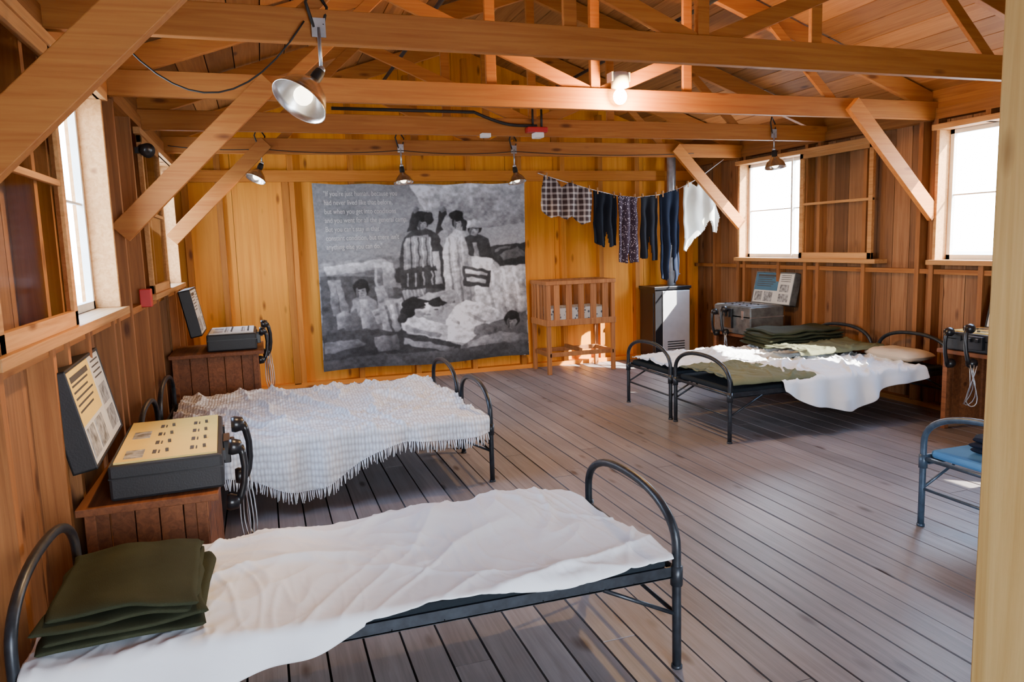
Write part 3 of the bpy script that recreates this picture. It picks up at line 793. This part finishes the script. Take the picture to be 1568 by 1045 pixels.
pedestal(XL+.015,-.26,3.17,3.97,.553)
suitcase(Matrix.Translation((-.625,3.18,.555))@Matrix.Rotation(.045,4,'Z'),.42,.78,.145,.40,M_yellow,M_yellow,tilt=.20)
pedestal(XL+.015,-.06,6.36,6.98,.718)
suitcase(Matrix.Translation((-.46,6.40,.72)),.38,.55,.14,.38,M_cream,M_cream,tilt=.18)
RM=lambda x,y,z:Matrix.Translation((x,y,z))@Matrix.Rotation(math.pi,4,'Z')
M_caseg=plain('grey_metal_case',(.13,.14,.14),.45,.4,.5,var=.35,vscale=15)
pedestal(4.80,5.31,6.52,7.26,.468)
suitcase(RM(5.22,7.22,.47),.42,.66,.30,.36,M_caseg,M_blue,M_caseg)
pedestal(4.86,5.31,3.62,4.30,.618)
suitcase(RM(5.22,4.26,.62),.36,.60,.14,.34,M_yellow,M_cream)

# ------------------------------------------------------------------ lamps
def clamp_lamp(x,yb,zb,axis,r,on=None,drop=.16,spot=2.3,hot=False):
    e=empty('clamp_lamp');ax=Vector(axis).normalized()
    mb=MB()
    yy=yb-.03
    mb.box(x-.03,x+.03,yy-.02,yy-.012,zb+.02,zb+.10,0);mb.box(x-.03,x+.03,yb+.03,yb+.038,zb+.02,zb+.10,0)
    mb.tube([(x-.02,yy-.016,zb+.06),(x-.05,yy-.03,zb+.16),(x-.03,yy-.02,zb+.21),(x+.02,yb,zb+.20),(x+.045,yb,zb+.16),(x+.02,yy-.016,zb+.07)],.007,6,1)
    top=Vector((x,yb-.05,zb-drop))
    mb.tube([(x,yy-.016,zb+.06),(x,yb-.05,zb-.03),tuple(top)],.008,6,0)
    mb.sphere(tuple(top),.018,0)
    s0=top+ax*.01
    mb.lathe([(.001,0),(.022,0),(.026,.03),(.024,.08),(.03,.085),(.001,.085)],s0,ax,16,1)
    mb.obj('clamp_and_socket',[M_galv,M_rubber],e)
    mb=MB();c=s0+ax*.06
    prof=[(.028,0),(.035,.01),(r*.45,r*.22),(r*.75,r*.5),(r*.93,r*.85),(r,r*1.05),(r*1.03,r*1.06)]
    mb.lathe(prof,c,ax,32);mb.obj('reflector',[M_alu],e,solid=.002)
    mb=MB();bc=c+ax*(r*.75);mb.sphere(tuple(bc),r*.34);mb.lathe([(r*.2,-r*.55),(r*.24,-r*.2)],bc,ax,14);mb.obj('bulb',[M_bulb if hot else M_bulbd],e)
    if on:
        l=bpy.data.lights.new('lamp_beam','SPOT');l.energy=on;l.color=(1,.62,.28);l.spot_size=spot;l.spot_blend=.8;l.shadow_soft_size=.04
        o=bpy.data.objects.new('lamp_beam',l);bpy.context.collection.objects.link(o);o.parent=e
        o.location=bc+ax*(r*.45);o.rotation_euler=ax.to_track_quat('-Z','Y').to_euler()
    return e
clamp_lamp(.31,Y1,H,(-.55,-.35,-.78),.122,on=110,drop=.12,spot=1.5)
clamp_lamp(.07,Y4,H,(-.4,-.25,-.9),.095,on=26,drop=.09,spot=2.7)
clamp_lamp(1.38,Y4,H,(0.05,-.2,-1),.095,on=26,drop=.11,spot=2.8)
clamp_lamp(2.56,Y4,H,(.1,-.2,-1),.095,on=26,drop=.11,spot=2.8)
clamp_lamp(4.72,Y3,H,(0,-.15,-1),.10,on=10,drop=.09)
e=empty('ceiling_bulb_fixture');mb=MB();fx,fy=2.43,Y2-.09
mb.box(fx-.07,fx+.07,fy-.02,Y2-.03,2.60,2.66,0)
mb.lathe([(.001,.10),(.05,.10),(.062,.07),(.062,0),(.03,-.01),(.001,-.01)],(fx,fy,2.56),(0,0,1),20,0)
mb.obj('socket',[M_grey],e)
mb=MB();mb.sphere((fx,fy,2.50),.048,0,(1,1,1.15));mb.obj('bulb',[M_bulb],e)
l=bpy.data.lights.new('bulb_light','POINT');l.energy=140;l.color=(1,.58,.20);l.shadow_soft_size=.03
o=bpy.data.objects.new('bulb_light',l);bpy.context.collection.objects.link(o);o.location=(fx,fy-.09,2.47);o.parent=e
def sag(p0,p1,d,n=14):
    p0=Vector(p0);p1=Vector(p1);return [p0.lerp(p1,i/n)-Vector((0,0,d*4*(i/n)*(1-i/n))) for i in range(n+1)]
mb=MB()
mb.tube(sag((.25,Y1-.06,2.50),(-.62,Y1+.2,2.60),.34),.004,6)
for x0,x1 in((.07,1.38),(1.38,2.56),(2.56,4.7)):
    mb.tube(sag((x0,Y4-.05,2.46),(x1,Y4-.05,2.46),.03),.004,5)
mb.tube(sag((.07,Y4-.05,2.46),(-.72,Y4-.05,2.48),.02),.004,5)
mb.obj('electrical_cord',[M_rubber])
mb=MB();mb.box(XL-.02,XL+.05,5.45,5.53,1.17,1.29);mb.obj('fire_alarm_pull',[M_red],bevel=.006)
mb=MB();mb.lathe([(.001,-.05),(.035,-.05),(.045,0),(.05,.03),(.001,.03)],(XL+.07,5.7,2.22),(.5,-.8,-.2),20);mb.box(XL,XL+.05,5.70,5.74,2.20,2.24);mb.obj('wall_speaker',[M_black])

# ------------------------------------------------------------------ light
w=bpy.data.worlds.new('sky');bpy.context.scene.world=w;w.use_nodes=True;nt=w.node_tree;bg=nt.nodes['Background']
tc=N(nt,'ShaderNodeTexCoord');sx=N(nt,'ShaderNodeSeparateXYZ');nt.links.new(tc.outputs['Generated'],sx.inputs[0])
cr=N(nt,'ShaderNodeValToRGB');cr.color_ramp.elements[0].position=.0;cr.color_ramp.elements[0].color=(.93,.97,1,1);cr.color_ramp.elements[1].position=.6;cr.color_ramp.elements[1].color=(.40,.62,1,1)
nt.links.new(sx.outputs['Z'],cr.inputs[0]);nt.links.new(cr.outputs[0],bg.inputs[0]);bg.inputs[1].default_value=30
s=bpy.data.lights.new('sun','SUN');s.energy=55;s.angle=.01;s.color=(1,.95,.86)
so=bpy.data.objects.new('sun',s);bpy.context.collection.objects.link(so)
so.rotation_euler=Vector((-.9,.85,-1)).to_track_quat('-Z','Y').to_euler()
def portal(loc,d,sx,sy):
    l=bpy.data.lights.new('portal','AREA');l.shape='RECTANGLE';l.size=sx;l.size_y=sy
    try:l.cycles.is_portal=True
    except Exception:return
    o=bpy.data.objects.new('daylight_portal',l);bpy.context.collection.objects.link(o);o.location=loc;o.rotation_euler=Vector(d).to_track_quat('-Z','Z').to_euler()
for xin,sg,O in((XL,-1,OL),(XR,1,OR)):
    for o in O: portal((xin+sg*.2,(o[0]+o[1])/2,(o[2]+o[3])/2),(-sg,0,0),o[1]-o[0],o[3]-o[2])
portal(((dx0+dx1)/2,YF-.15,dz/2),(0,1,0),dx1-dx0,dz)

# ------------------------------------------------------------------ camera
F,px,py,th,ph,ro=1141.028,788.193,520.908,.323,.129,-.031
f=Vector((math.sin(th)*math.cos(ph),math.cos(th)*math.cos(ph),-math.sin(ph)))
r0=Vector((math.cos(th),-math.sin(th),0));u0=r0.cross(f)
r=r0*math.cos(ro)+u0*math.sin(ro);u=-r0*math.sin(ro)+u0*math.cos(ro)
cd=bpy.data.cameras.new('camera');cd.sensor_width=36;cd.lens=F/1568*36;cd.clip_start=.02
cd.shift_x=(784-px)/1568;cd.shift_y=(py-522.67)/1568
co=bpy.data.objects.new('camera',cd);bpy.context.collection.objects.link(co)
M=Matrix((r,u,-f)).transposed().to_4x4();M.translation=(0,0,1.516);co.matrix_world=M
bpy.context.scene.camera=co
